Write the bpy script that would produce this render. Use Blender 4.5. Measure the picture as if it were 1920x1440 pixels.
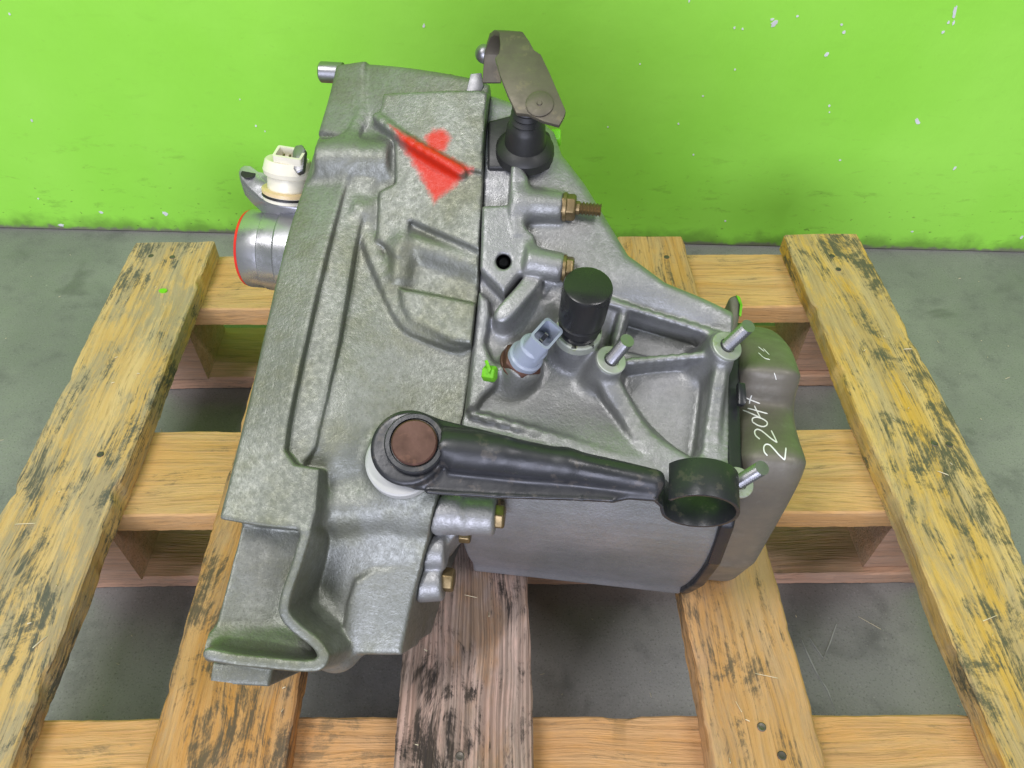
import bpy, bmesh, math, random
import numpy as np
from mathutils import Vector, Matrix, noise
R = math.radians
for o in list(bpy.data.objects): bpy.data.objects.remove(o, do_unlink=True)
scene = bpy.context.scene
COL = scene.collection

# ---------------------------------------------------------------- camera
cam_d = bpy.data.cameras.new('camera'); cam = bpy.data.objects.new('camera', cam_d); COL.objects.link(cam)
cam.location = (0, 0, .673); cam.rotation_euler = (R(90-47.9), 0, 0)
cam_d.sensor_width = 36; cam_d.lens = 1442/1920*36; cam_d.clip_start = .02; cam_d.clip_end = 100
scene.camera = cam
# ---------------------------------------------------------------- ambient workshop light and ceiling lamps
world = bpy.data.worlds.new('World'); scene.world = world; world.use_nodes = True
bg = world.node_tree.nodes['Background']; bg.inputs[0].default_value = (.84, 1, .70, 1); bg.inputs[1].default_value = .16
def lamp(name, loc, target, sx, sy, power, col):
    d = bpy.data.lights.new(name, 'AREA'); d.shape = 'RECTANGLE'; d.size = sx; d.size_y = sy; d.energy = power; d.color = col
    o = bpy.data.objects.new(name, d); COL.objects.link(o); o.location = loc
    o.rotation_euler = (Vector(target)-Vector(loc)).to_track_quat('-Z', 'Y').to_euler()
lamp('ceiling_lamp', (1.35, -.55, 2.7), (.1, .4, .2), .12, 1.3, 28, (1, .96, .98))
lamp('ceiling_lamp', (-1.0, -.35, 2.7), (-.1, .6, .2), .12, 1.3, 42, (1, .97, .98))
lamp('doorway_light', (-.5, -3.2, 1.05), (0, .4, .25), 2.4, 1.9, 135, (.78, .80, 1))   # daylight through the workshop door behind the photographer
scene.cycles.max_bounces = 6; scene.cycles.diffuse_bounces = 3; scene.cycles.glossy_bounces = 3
scene.view_settings.view_transform = 'Standard'; scene.view_settings.look = 'None'
scene.view_settings.exposure = 0; scene.view_settings.gamma = 1; scene.view_settings.use_curve_mapping = False

# ---------------------------------------------------------------- node helpers
class G:
    """small wrapper around a node tree"""
    def __init__(s, name):
        s.m = bpy.data.materials.new(name); s.m.use_nodes = True; s.t = s.m.node_tree; s.n = s.t.nodes
        s.b = s.n['Principled BSDF']
    def new(s, t, **k):
        x = s.n.new(t)
        for a, v in k.items(): setattr(x, a, v)
        return x
    def link(s, a, b): s.t.links.new(a, b)
    def put(s, sock, v):
        if hasattr(v, 'is_output') or isinstance(v, bpy.types.NodeSocket): s.link(v, sock)
        elif v is not None:
            sock.default_value = (*v, 1) if (hasattr(v, '__len__') and len(v) == 3 and sock.type == 'RGBA') else v
    def obj(s): return s.new('ShaderNodeTexCoord').outputs['Object']
    def map(s, v, loc=(0,0,0), rot=(0,0,0), scale=(1,1,1)):
        x = s.new('ShaderNodeMapping'); s.link(v, x.inputs[0])
        x.inputs[1].default_value = loc; x.inputs[2].default_value = rot; x.inputs[3].default_value = scale
        return x.outputs[0]
    def noise(s, v, scale, detail=4, rough=.55, dist=0):
        x = s.new('ShaderNodeTexNoise'); s.link(v, x.inputs['Vector'])
        x.inputs['Scale'].default_value = scale; x.inputs['Detail'].default_value = detail
        x.inputs['Roughness'].default_value = rough; x.inputs['Distortion'].default_value = dist
        return x.outputs['Fac']
    def voro(s, v, scale, feature='F1', rnd=1):
        x = s.new('ShaderNodeTexVoronoi', feature=feature); s.link(v, x.inputs['Vector']); x.inputs['Scale'].default_value = scale
        x.inputs['Randomness'].default_value = rnd
        return x.outputs['Distance']
    def ramp(s, f, lo, hi, a=0, b=1, smooth=True):
        x = s.new('ShaderNodeMapRange', interpolation_type='SMOOTHSTEP' if smooth else 'LINEAR'); s.put(x.inputs[0], f)
        x.inputs[1].default_value = lo; x.inputs[2].default_value = hi; x.inputs[3].default_value = a; x.inputs[4].default_value = b
        return x.outputs[0]
    def mix(s, f, a, b, mode='MIX'):
        x = s.new('ShaderNodeMix', data_type='RGBA', blend_type=mode)
        s.put(x.inputs[0], f); s.put(x.inputs[6], a); s.put(x.inputs[7], b)
        return x.outputs[2]
    def math(s, op, a, b=0, c=0):
        x = s.new('ShaderNodeMath', operation=op); s.put(x.inputs[0], a); s.put(x.inputs[1], b); s.put(x.inputs[2], c)
        return x.outputs[0]
    def mul(s, a, b): return s.math('MULTIPLY', a, b)
    def add(s, a, b): return s.math('ADD', a, b)
    def dist(s, v, p):
        x = s.new('ShaderNodeVectorMath', operation='DISTANCE'); s.link(v, x.inputs[0]); x.inputs[1].default_value = p
        return x.outputs['Value']
    def sep(s, v):
        x = s.new('ShaderNodeSeparateXYZ'); s.link(v, x.inputs[0]); return x.outputs
    def bump(s, h, strength=.3, distance=.002, prev=None):
        x = s.new('ShaderNodeBump'); s.put(x.inputs['Height'], h); x.inputs['Strength'].default_value = strength
        x.inputs['Distance'].default_value = distance
        if prev is not None: s.link(prev, x.inputs['Normal'])
        return x.outputs[0]
    def out(s, col=None, rough=None, metal=None, nor=None, spec=None, coat=None):
        if col is not None: s.put(s.b.inputs['Base Color'], col)
        if rough is not None: s.put(s.b.inputs['Roughness'], rough)
        if metal is not None: s.put(s.b.inputs['Metallic'], metal)
        if spec is not None: s.put(s.b.inputs['Specular IOR Level'], spec)
        if coat is not None: s.put(s.b.inputs['Coat Weight'], coat)
        if nor is not None: s.link(nor, s.b.inputs['Normal'])
        return s.m

# ---------------------------------------------------------------- materials
def mat_wall():
    g = G('green_wall_paint'); v = g.obj()
    big = g.noise(v, 3, 3); fine = g.noise(v, 220, 3); mid = g.noise(v, 28, 4)
    c = g.mix(g.ramp(big, .35, .7), (.285, .69, .062), (.33, .74, .085))
    z = g.sep(v)[2]
    # horizontal scuffs rubbed on by pallets, more of them low down
    sc = g.noise(g.map(v, rot=(0, .05, 0), scale=(9, 1, 30)), 2.2, 7, .72, .3)
    low = g.ramp(z, .02, .24, 1, .15)
    scm = g.mul(g.ramp(sc, .55, .70), low)
    c = g.mix(g.mul(scm, .42), c, (.13, .26, .035))
    sp = g.noise(g.map(v, scale=(1, 1, 1.6)), 95, 2, .5)
    spots = g.mul(g.ramp(sp, .68, .72), g.ramp(z, .0, .14, 1, .10))
    c = g.mix(g.mul(spots, .6), c, (.07, .12, .02))
    # dried splash dirt along the foot of the wall
    d = g.add(z, g.mul(g.add(mid, -.5), .055))
    c = g.mix(g.ramp(d, .000, .030, .6, 0), c, (.075, .12, .028))
    c = g.mix(g.ramp(g.add(z, g.mul(g.add(g.noise(v, 60, 5), -.5), .02)), .002, .008, .9, 0), c, (.16, .15, .12))
    b = g.bump(g.noise(g.map(v, scale=(1, 1, .7)), 34, 5), .28, .004)
    b = g.bump(fine, .12, .0008, b)
    return g.out(c, g.ramp(mid, .3, .7, .62, .80), 0, b, spec=.3)

def mat_floor():
    g = G('concrete_floor'); v = g.obj()
    a = g.noise(v, 3.2, 6, .6); b_ = g.noise(v, 22, 6, .65); f = g.noise(v, 260, 3)
    c = g.mix(g.ramp(a, .35, .68), (.20, .198, .198), (.285, .28, .275))
    c = g.mix(g.mul(g.ramp(b_, .50, .72), .55), c, (.13, .13, .13))
    st = g.noise(g.map(v, loc=(3, 1, 0)), 9, 3, .5, .8)
    c = g.mix(g.mul(g.ramp(st, .62, .72), .45), c, (.07, .07, .07))
    sp = g.noise(v, 120, 1)
    c = g.mix(g.mul(g.ramp(sp, .78, .82), .6), c, (.5, .49, .45))
    scr = g.noise(g.map(v, rot=(0, 0, .8), scale=(2.2, 90, 1)), 2, 2)
    c = g.mix(g.mul(g.ramp(scr, .76, .80), .35), c, (.42, .42, .42))
    gt = g.noise(v, 520, 2, .6)
    c = g.mix(g.mul(g.ramp(gt, .56, .70), .55), c, (.09, .09, .085)); c = g.mix(g.mul(g.ramp(gt, .38, .28), .4), c, (.42, .42, .40))
    return g.out(c, g.ramp(b_, .3, .7, .45, .7), 0, g.bump(g.add(f, b_), .2, .0015))

def wood(name, light, dark, gray=.3, grime=.3, grimecol=(.07, .062, .05), seed=0., orange=.2, fibre=1., ridged=0.):
    g = G(name); v0 = g.obj(); v = g.map(v0, loc=(seed, seed*.37, seed*.11))
    warp = g.noise(g.map(v, scale=(3.5, 9, 9)), 1.3, 2)
    wv = g.new('ShaderNodeVectorMath', operation='ADD'); g.link(v, wv.inputs[0])
    cb = g.new('ShaderNodeCombineXYZ'); g.link(g.mul(warp, .03), cb.inputs[1]); g.link(g.mul(warp, .02), cb.inputs[2]); g.link(cb.outputs[0], wv.inputs[1])
    w = wv.outputs[0]
    grain = g.noise(g.map(w, scale=(14, 420, 420)), 1.0, 4, .7)
    band = g.noise(g.map(w, scale=(1.6, 46, 46)), 1.4, 4, .62)
    c = g.mix(g.ramp(band, .30, .70), dark, light)
    c = g.mix(g.mul(g.ramp(grain, .46, .68), .45), c, tuple(x*.42 for x in dark))
    big = g.noise(g.map(v, loc=(4, 2, 0), scale=(2.4, 6, 6)), 2.2, 5, .66)
    # orange, freshly wetted patches
    c = g.mix(g.mul(g.ramp(big, .46, .36), orange), c, (.47, .215, .03))
    # grey weathered wear, broken by the fibres
    gr = g.noise(g.map(w, scale=(6, 20, 20)), 1.9, 6, .78)
    c = g.mix(g.mul(g.ramp(g.add(gr, g.mul(g.add(grain, -.5), .25)), .42, .58), gray), c, (.31, .28, .24))
    # black ground-in dirt: broken up, follows the fibres
    d1 = g.noise(g.map(w, scale=(8, 15, 15)), 2.3, 6, .82, .4)
    lv = g.add(d1, g.add(g.mul(g.add(grain, -.5), .42), g.mul(g.add(big, -.5), .70)))
    dirt = g.mul(g.ramp(lv, .64-.22*grime, .78-.20*grime), min(1, .35+grime))
    c = g.mix(dirt, c, grimecol)
    # a few knots
    kn = g.voro(g.map(w, scale=(4.5, 9, 0.01)), 1.0)
    c = g.mix(g.ramp(g.add(kn, g.mul(grain, .03)), .05, .10, .75, 0), c, (.13, .062, .022))
    h = grain
    if ridged:
        rg = g.noise(g.map(w, scale=(1.6, 420, 90)), 1.3, 2)
        h = g.add(h, g.mul(rg, ridged)); c = g.mix(g.mul(g.ramp(rg, .38, .60, 1, 0), .5), c, (.09, .068, .05))
    return g.out(c, .82, 0, g.bump(h, .75*fibre, .0016), spec=.15)

def cast(name, light=(.30, .30, .30), dark=(.21, .21, .215), olive=.35, speck=.6, extra=None, seed=0., rough=(.40, .58), metal=.55):
    """sand-cast / pressure die-cast aluminium with oil film and dirt in the pores"""
    g = G(name); v = g.map(g.obj(), loc=(seed, seed*.7, -seed))
    a = g.noise(v, 13, 4, .6); m = g.noise(v, 260, 4, .72); t = g.noise(v, 680, 2, .6); q = g.noise(v, 30, 4, .65)
    c = g.mix(g.ramp(a, .34, .68), dark, light)
    c = g.mix(g.mul(g.ramp(q, .40, .68), olive), c, (.150, .152, .085))
    c = g.mix(g.mul(g.ramp(m, .36, .70), .22), c, tuple(x*.55 for x in dark))
    c = g.mix(g.mul(g.ramp(g.mul(t, g.ramp(a, .3, .7, .85, 1.08)), .57, .64), speck), c, (.07, .068, .05))
    c = g.mix(g.mul(g.ramp(t, .38, .28), .16), c, (.40, .40, .40))
    r = g.ramp(m, .3, .7, *rough)
    met = metal
    if extra: c, r, met = extra(g, c, r, met)
    return g.out(c, r, met, g.bump(g.add(m, g.mul(t, .5)), .38, .0009))

def plain(name, col, rough=.5, metal=0., var=.25, bump=.12, bscale=300, spec=.5, wear=None, coat=None):
    g = G(name); v = g.obj()
    n1 = g.noise(v, 45, 4, .6); n2 = g.noise(v, bscale, 3)
    c = g.mix(g.mul(g.ramp(n1, .35, .7), var*2), col, tuple(x*.55 for x in col))
    if wear:
        w = g.noise(v, 120, 5, .65)
        c = g.mix(g.mul(g.ramp(w, .56, .64), wear[1]), c, wear[0])
    return g.out(c, g.ramp(n1, .3, .7, max(.05, rough-.1), min(1, rough+.12)), metal, g.bump(n2, bump, .0006), spec, coat)

M = {}
M['wall'] = mat_wall(); M['floor'] = mat_floor()
M['plaster'] = plain('bare_plaster', (.72, .73, .76), .8)
M['chalk'] = plain('chalk', (.40, .40, .39), .9, 0, .5)
M['straw'] = plain('wood_sliver', (.70, .62, .40), .7)
YL = (.66, .47, .15); YD = (.47, .30, .075)
M['w_left'] = wood('yellow_washed_plank', (0.704, 0.485, 0.255), (0.616, 0.373, 0.137), .6, .62, (.12, .115, .10), 1.3, .12)
M['w_ml'] = wood('amber_plank', (0.638, 0.364, 0.167), (0.539, 0.242, 0.059), .30, .52, (.10, .085, .065), 7.7, .55)
M['w_mid'] = wood('grey_brown_ridged_plank', (0.660, 0.475, 0.402), (0.517, 0.330, 0.255), .45, .64, (.05, .042, .038), 12.1, .5, 1.2, .9)
M['w_mr'] = wood('honey_plank', (0.660, 0.407, 0.196), (0.561, 0.296, 0.098), .25, .50, (.12, .10, .07), 21.4, .35)
M['w_right'] = wood('dirty_yellow_plank', (0.704, 0.485, 0.216), (0.638, 0.373, 0.069), .42, .78, (.13, .12, .08), 33.9, .15)
M['w_str'] = wood('clean_pine', (0.715, 0.436, 0.196), (0.638, 0.349, 0.127), .15, .28, (.20, .15, .09), 41.2, .25)
M['w_str2'] = wood('clean_pine_near', (0.704, 0.417, 0.196), (0.616, 0.320, 0.118), .15, .30, (.20, .15, .09), 45.9, .35)
M['w_low'] = wood('pinkish_pine', (0.638, 0.398, 0.284), (0.550, 0.320, 0.206), .25, .25, (.20, .15, .11), 52.5, .1)

M['steel_dark'] = plain('phosphated_steel', (.15, .132, .10), .48, .5, .3, .2, 200, wear=((.20, .17, .11), .5))
M['cover'] = plain('cover_paint', (.165, .15, .122), .50, .25, .2, .25, 260, wear=((.30, .30, .28), .10))
M['zinc'] = plain('zinc_steel', (.30, .30, .315), .38, .9, .2, .15)
M['zincwash'] = plain('zinc_washer', (.48, .51, .44), .5, .45, .35, .2, 150, wear=((.34, .38, .18), .6))
M['brass'] = plain('yellow_passivated_steel', (.27, .20, .10), .42, .8, .35, .2, wear=((.16, .11, .05), .6))
M['rust'] = plain('rusty_steel', (.105, .048, .034), .6, .35, .35, .3, 220, wear=((.16, .075, .05), .5))
M['black'] = plain('black_painted_steel', (.028, .029, .034), .36, .1, .2, .25, 160, wear=((.12, .10, .085), .35))
M['rubber'] = plain('black_rubber', (.022, .022, .022), .48, 0, .2, .12)
M['plasticb'] = plain('black_plastic', (.018, .018, .020), .34, 0, .2, .06)
M['gasket'] = plain('black_band', (.016, .017, .022), .36, 0, .1, .05)
M['white'] = plain('white_nylon', (.50, .50, .49), .4, 0, .05, .03)
M['cream'] = plain('cream_plastic', (.80, .76, .62), .42, 0, .12, .05)
M['amberp'] = plain('amber_plastic', (.72, .55, .30), .42, 0, .12, .05)
M['bluegrey'] = plain('blue_grey_plastic', (.33, .37, .46), .38, 0, .1, .04)
M['dark'] = plain('painted_hole_shade', (.02, .02, .02), .7)  # near-black colour standing in for the shade inside a hole
M['greenp'] = plain('fluorescent_green_paint', (.20, .62, .02), .5, 0, .3, .3)
M['redp'] = plain('red_plastic', (.75, .03, .02), .4)
M['alu'] = plain('bright_machined_aluminium', (.52, .52, .55), .30, .85, .2, .08, 400)
M['nail'] = plain('nail_head', (.16, .14, .12), .5, .6, .4)
M['ink'] = plain('white_marker', (.80, .80, .78), .7, 0, .1)

# ---------------------------------------------------------------- mesh helpers
def obj(name, verts, faces, mat, parent=None, smooth=None, bevel=0, seg=2):
    me = bpy.data.meshes.new(name)
    if bevel:
        bm = bmesh.new(); vs = [bm.verts.new(p) for p in verts]; bm.verts.ensure_lookup_table()
        for f in faces:
            try: bm.faces.new([vs[i] for i in f])
            except ValueError: pass
        bmesh.ops.recalc_face_normals(bm, faces=bm.faces)
        ed = [e for e in bm.edges if len(e.link_faces) == 2 and e.calc_face_angle(0) > R(28)]
        bmesh.ops.bevel(bm, geom=ed, offset=bevel, segments=seg, profile=.5, affect='EDGES', clamp_overlap=True)
        bm.to_mesh(me); bm.free()
    else:
        me.from_pydata([tuple(p) for p in verts], [], [tuple(f) for f in faces])
        bm = bmesh.new(); bm.from_mesh(me); bmesh.ops.recalc_face_normals(bm, faces=bm.faces); bm.to_mesh(me); bm.free()
    me.materials.append(mat)
    if smooth is not None:
        me.shade_smooth() if smooth >= 180 else me.set_sharp_from_angle(angle=R(smooth)) if False else None
        me.polygons.foreach_set('use_smooth', [True]*len(me.polygons))
        if smooth < 180:
            me.update(); me.set_sharp_from_angle(angle=R(smooth))
    me.update()
    o = bpy.data.objects.new(name, me); COL.objects.link(o)
    if parent: o.parent = parent
    return o
def tag(o, label=None, cat=None, group=None, kind=None):
    for k, v in (('label', label), ('category', cat), ('group', group), ('kind', kind)):
        if v: o[k] = v
    return o
def box(x0, x1, y0, y1, z0, z1):
    v = [(x, y, z) for z in (z0, z1) for y in (y0, y1) for x in (x0, x1)]
    return v, [(0, 2, 3, 1), (4, 5, 7, 6), (0, 1, 5, 4), (2, 6, 7, 3), (0, 4, 6, 2), (1, 3, 7, 5)]

# ---------------------------------------------------------------- floor and wall
def sheet(x0, x1, y0, y1, n, zf):
    xs = np.linspace(x0, x1, n); ys = np.linspace(y0, y1, n)
    v = [(x, y, zf(x, y)) for y in ys for x in xs]
    f = [(j*n+i, j*n+i+1, (j+1)*n+i+1, (j+1)*n+i) for j in range(n-1) for i in range(n-1)]
    return v, f
fl = obj('floor', *sheet(-2.2, 2.2, -1.6, .955, 60, lambda x, y: 0), M['floor']); tag(fl, kind='structure')
v, f = box(-2.2, 2.2, 0, .1, 0.0015, 2.4)
wl = obj('wall', v, f, M['wall']); wl.location = (0, .8825, 0); wl.rotation_euler = (0, 0, -math.atan2(.0564, 1.453)); tag(wl, kind='structure')

# bare plaster showing where the green paint has chipped off: thin flakes' edges on the wall face
rng = random.Random(5)
def chip(x, z, w, h, ang=0, mat='plaster', name='paint_chip'):
    k = 14; pts = []
    for i in range(k):
        t = 2*math.pi*i/k; q = 1+rng.uniform(-.32, .25)
        px, pz = math.cos(t)*w/2*q, math.sin(t)*h/2*q
        pts.append((x+px*math.cos(ang)-pz*math.sin(ang), z+px*math.sin(ang)+pz*math.cos(ang)))
    vs = [(p[0], -.0006, p[1]) for p in pts]+[(p[0], .0005, p[1]) for p in pts]
    fs = [tuple(range(k))]+[(i, (i+1) % k, k+(i+1) % k, k+i) for i in range(k)]
    return obj(name, vs, fs, M[mat], wl)
for c_ in ((0.2921,0.3071,0.0192,0.0120,0.7),(0.2886,0.3117,0.0096,0.0068,0.4),(0.4832,0.3228,0.0087,0.0273,0.2),(0.4869,0.3114,0.0059,0.0128,0.0),(0.4811,0.3113,0.0058,0.0091,0.0),(0.4796,0.3008,0.0073,0.0073,-0.2),(0.4931,0.1932,0.0107,0.0230,0.6),(0.2491,0.3017,0.0054,0.0068,0.0),(0.2582,0.3007,0.0055,0.0051,0.0),(0.3151,0.3156,0.0069,0.0052,0.0),(0.3661,0.3071,0.0070,0.0053,-0.5),(0.3710,0.2990,0.0084,0.0079,-0.6),(0.3598,0.2735,0.0085,0.0124,-0.4),(0.2598,0.2541,0.0042,0.0052,0.0),(0.2289,0.2207,0.0070,0.0053,0.0),(0.2055,0.1842,0.0057,0.0062,0.0),(0.1194,0.1780,0.0042,0.0044,0.0),(0.2312,0.1420,0.0051,0.0055,0.0),(0.3816,0.2116,0.0058,0.0073,0.0),(0.3841,0.2034,0.0037,0.0055,0.0),(0.4171,0.1388,0.0069,0.0057,0.0),(0.5641,0.1308,0.0073,0.0121,-0.5),(0.1491,0.2584,0.0041,0.0043,0.0),(0.1939,0.3296,0.0040,0.0075,0.0),(-0.0999,0.2983,0.0060,0.0101,-0.2),(-0.3243,0.1698,0.0052,0.0075,0.0),(-0.3144,0.1626,0.0037,0.0047,0.0),(-0.6122,0.1709,0.0067,0.0094,0.0),(-0.5757,0.3038,0.0055,0.0069,0.0),(-0.3353,0.2052,0.0037,0.0037,0.0),(-0.6588,0.0528,0.0053,0.0056,0.0),(-0.4869,0.0327,0.0168,0.0168,-0.3),(-0.5784,0.0320,0.0139,0.0108,0.0),(-0.6461,0.0082,0.0198,0.0090,0.0),(0.2921,0.0419,0.0077,0.0058,0.0),(0.5483,0.0315,0.0084,0.0052,0.0),(0.6983,0.0260,0.0106,0.0133,0.0)): chip(c_[0], c_[1], c_[2]*.44, c_[3]*.44, c_[4])

# chalk strokes on the concrete, seen between the planks
def stroke(pts, w, h, up, name, mat, parent, closed=False):
    """flat ribbon with thickness h along polyline pts (3-D); up = normal"""
    P = [Vector(p) for p in pts]; up = Vector(up); vs = []; fs = []
    for i, q in enumerate(P):
        t = (P[min(i+1, len(P)-1)]-P[max(i-1, 0)]).normalized(); s = t.cross(up).normalized()
        ww = w*(1 if 0 < i < len(P)-1 else .5)
        for sx in (-.5, .5):
            vs.append(q+s*ww*sx); vs.append(q+s*ww*sx+up*h)
    for i in range(len(P)-1):
        b = 4*i; fs += [(b+1, b+3, b+7, b+5), (b, b+1, b+5, b+4), (b+3, b+2, b+6, b+7)]
    return obj(name, vs, fs, mat, parent)
for pts in ([(0.2626,0.2953),(0.2641,0.2844),(0.2679,0.2661),(0.2737,0.2498),(0.2755,0.2331)], [(0.2699,0.2973),(0.2737,0.2878),(0.2777,0.2780)], [(0.2777,0.2780),(0.2874,0.2923),(0.2982,0.3100)]):
    stroke([(x, y, .0004) for x, y in pts], .0011, .0004, (0, 0, 1), 'chalk_mark', M['chalk'], fl)

# ---------------------------------------------------------------- pallet
PX = math.atan2(-.0187, 1)
pallet = bpy.data.objects.new('pallet', None); COL.objects.link(pallet)
pallet.location = (0, .39, 0); pallet.rotation_euler = (0, 0, -PX)
tag(pallet, 'worn yellow wooden pallet of five planks on blocks under the gearbox', 'pallet')
def plank(name, x0, x1, y0, y1, z0, z1, mat, along='y', seed=0, rough=.0022, chips=5, parent=None):
    """a sawn board: closed sweep with waney, chipped edges; local X runs with the grain"""
    rg = random.Random(seed)
    L, W = (y1-y0, x1-x0) if along == 'y' else (x1-x0, y1-y0); T = z1-z0
    ns = max(12, int(L/.0045)); c = .0016
    sec = [(-W/2, -T/2+c), (-W/2, T/2-c), (-W/2+c, T/2), (-W/4, T/2), (0, T/2), (W/4, T/2), (W/2-c, T/2), (W/2, T/2-c), (W/2, -T/2+c), (W/2-c, -T/2), (0, -T/2), (-W/2+c, -T/2)]
    ch = [(rg.uniform(-L/2, L/2), rg.choice((-1, 1)), rg.uniform(.002, .012), rg.uniform(.0012, .0042)) for _ in range(chips)]
    vs = []; fs = []; k = len(sec)
    for i in range(ns+1):
        x = -L/2+L*i/ns
        for (y, z) in sec:
            s = 1 if y > 0 else -1
            e = abs(y)/(W/2)
            d = noise.noise((x*9+seed, s*3.1, z*20))*rough*e+noise.noise((x*55+seed, s*3.1, z*60))*rough*.5*e+noise.noise((x*190+seed, s*5.1, z*90))*rough*.45*e
            if z > 0 and e > .6:
                for (cx, cs, cw, cd) in ch:
                    if cs == s: d -= cd*math.exp(-((x-cx)/cw)**2)*rg.uniform(.8, 1.2)
            dz = noise.noise((x*7+seed*2, y*25, 5))*rough*.45+noise.noise((x*30+seed*2, y*60, 8))*rough*.2
            dx = 0
            if i in (0, ns): dx = noise.noise((y*60+seed, z*60, 2))*.0025
            vs.append((x+dx, y+s*d, z+dz))
    for i in range(ns):
        for j in range(k):
            fs.append((i*k+j, i*k+(j+1) % k, (i+1)*k+(j+1) % k, (i+1)*k+j))
    fs += [tuple(range(k)), tuple(ns*k+j for j in range(k))]
    o = obj(name, vs, fs, mat, parent or pallet, 40)
    o.location = ((x0+x1)/2, (y0+y1)/2, (z0+z1)/2)
    if along == 'y': o.rotation_euler = (0, 0, R(90))
    return o
YB, YF = .300, -.300
TOPS = [(-.4090, -.3220, 'w_left'), (-.2370, -.1484, 'w_ml'), (-.0797, .0095, 'w_mid'), (.1225, .1945, 'w_mr'), (.3080, .3905, 'w_right')]
planks = []
for i, (x0, x1, m) in enumerate(TOPS):
    planks.append(plank('deck_plank', x0, x1, YF, YB, .128, .150, M[m], 'y', 11+i*7, .0017, 9))
for i, (y0, y1, m) in enumerate(((.211, .299, 'w_str'), (-.042, .047, 'w_str'), (-.297, -.205, 'w_str2'))):
    for q in (plank('cross_plank', -.403, .388, y0, y1, .103, .1275, M[m], 'x', 60+i*5, .0012, 3),
              plank('bottom_plank', -.403, .388, y0+.001, y1-.001, .0005, .0190, M['w_low'], 'x', 80+i*5, .0012, 2)):
        q.rotation_euler = (0, 0, -.013)
    for x0, x1 in ((-.402, -.345), (-.045, .045), (.330, .387)):
        plank('spacer_block', x0, x1, y0+.003, y1-.003, .0192, .1028, M['w_low'], 'x', int(100+i*9+x0*30), .001, 1)
# nails sunk in the planks
def nail(px, py):
    k = 10; vs = []; fs = []
    for (rr, z) in ((.0030, .0), (.0030, .0008), (.0024, .0011), (.0008, .0008)):
        vs += [(px+rr*math.cos(2*math.pi*i/k), py+rr*math.sin(2*math.pi*i/k), .1495+z) for i in range(k)]
    for j in range(3): fs += [(j*k+i, j*k+(i+1) % k, (j+1)*k+(i+1) % k, (j+1)*k+i) for i in range(k)]
    fs.append(tuple(3*k+i for i in range(k)))
    o = obj('nail', vs, fs, M['nail'], pallet); return o
CP, SP = math.cos(-PX), math.sin(-PX)
for (wx, wy) in [(-0.3485,0.3922),(-0.3895,0.6587),(-0.3660,0.6568),(0.1666,0.6568),(0.3452,0.6587),(0.3457,0.6363),(0.3618,0.4036),(0.3743,0.4030),(0.1631,0.1706),(0.1722,0.1530),(-0.0333,0.1526)]:
    dx, dy = wx, wy-.39
    nail(dx*CP+dy*SP, -dx*SP+dy*CP)


# ---------------------------------------------------------------- gearbox: local frame in millimetres
# A runs along the shafts (bell mouth to end cover), Rr up along the leaning casting, N out of its upper side
AX = Vector((0.992546, -0.121869, 0.000000)); RX = Vector((0.105542, 0.859570, 0.500000)); NX = Vector((-0.060935, -0.496273, 0.866025))
B0 = Vector((0.000, -105.000, -181.865))
gearbox = bpy.data.objects.new('gearbox', None); COL.objects.link(gearbox)
gearbox.matrix_world = Matrix.Translation((-0.01848, 0.31602, .15)) @ Matrix((AX, RX, NX)).transposed().to_4x4()
tag(gearbox, 'grey cast aluminium car gearbox with black release lever lying on the pallet', 'gearbox')
spot = [(-.0045, 0), (-.003, .0025), (0, .0032), (.003, .0024), (.0044, 0), (.003, -.0022), (0, -.003), (-.0032, -.002)]
gx, gy = [(-0.3588,0.6012)][0]; gx, gy = gx*CP+(gy-.39)*SP, -gx*SP+(gy-.39)*CP
obj('paint_spot', [(gx+a_, gy+b_, .1512) for a_, b_ in spot]+[(gx+a_, gy+b_, .149) for a_, b_ in spot], [tuple(range(8))]+[(i, (i+1) % 8, 8+(i+1) % 8, 8+i) for i in range(8)], M['greenp'], pallet)
# slivers of wood and grit lying about on the concrete and the planks
rg = random.Random(9); vs = []; fs = []
def sliver(x, y, z, l, w, an):
    b = len(vs); ca, sa = math.cos(an), math.sin(an)
    for (p, q, h) in ((-l/2, -w*.3, 0), (-l/2, w*.3, 0), (l/2, w*.2, 0), (l/2, -w*.2, 0), (-l*.3, 0, w*.7), (l*.3, 0, w*.6)):
        vs.append((x+p*ca-q*sa, y+p*sa+q*ca, z+h))
    fs.extend([(b+k for k in q) for q in ((0, 4, 1), (1, 4, 5, 2), (2, 5, 3), (3, 5, 4, 0), (0, 1, 2, 3))])
for _ in range(230):
    x, y = rg.uniform(-.75, .75), rg.uniform(.12, .85); big_ = rg.random() < .22
    sliver(x, y, .0003, rg.uniform(.006, .022) if big_ else rg.uniform(.0012, .004), rg.uniform(.0006, .0013), rg.uniform(0, 3.14))
for _ in range(70):
    x0, x1, _m = rg.choice(TOPS); x, y = rg.uniform(x0+.006, x1-.006), rg.uniform(-.28, .28); big_ = rg.random() < .25
    sliver(x*CP-y*SP, .39+x*SP+y*CP, .1508, rg.uniform(.005, .016) if big_ else rg.uniform(.0015, .004), rg.uniform(.0007, .0014), rg.uniform(0, 3.14))
fs = [tuple(f_) for f_ in fs]
db = obj('wood_debris', vs, fs, M['straw']); tag(db, 'pale slivers and crumbs of wood strewn on concrete and planks', 'debris', kind='stuff')
#GEARBOX2

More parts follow.
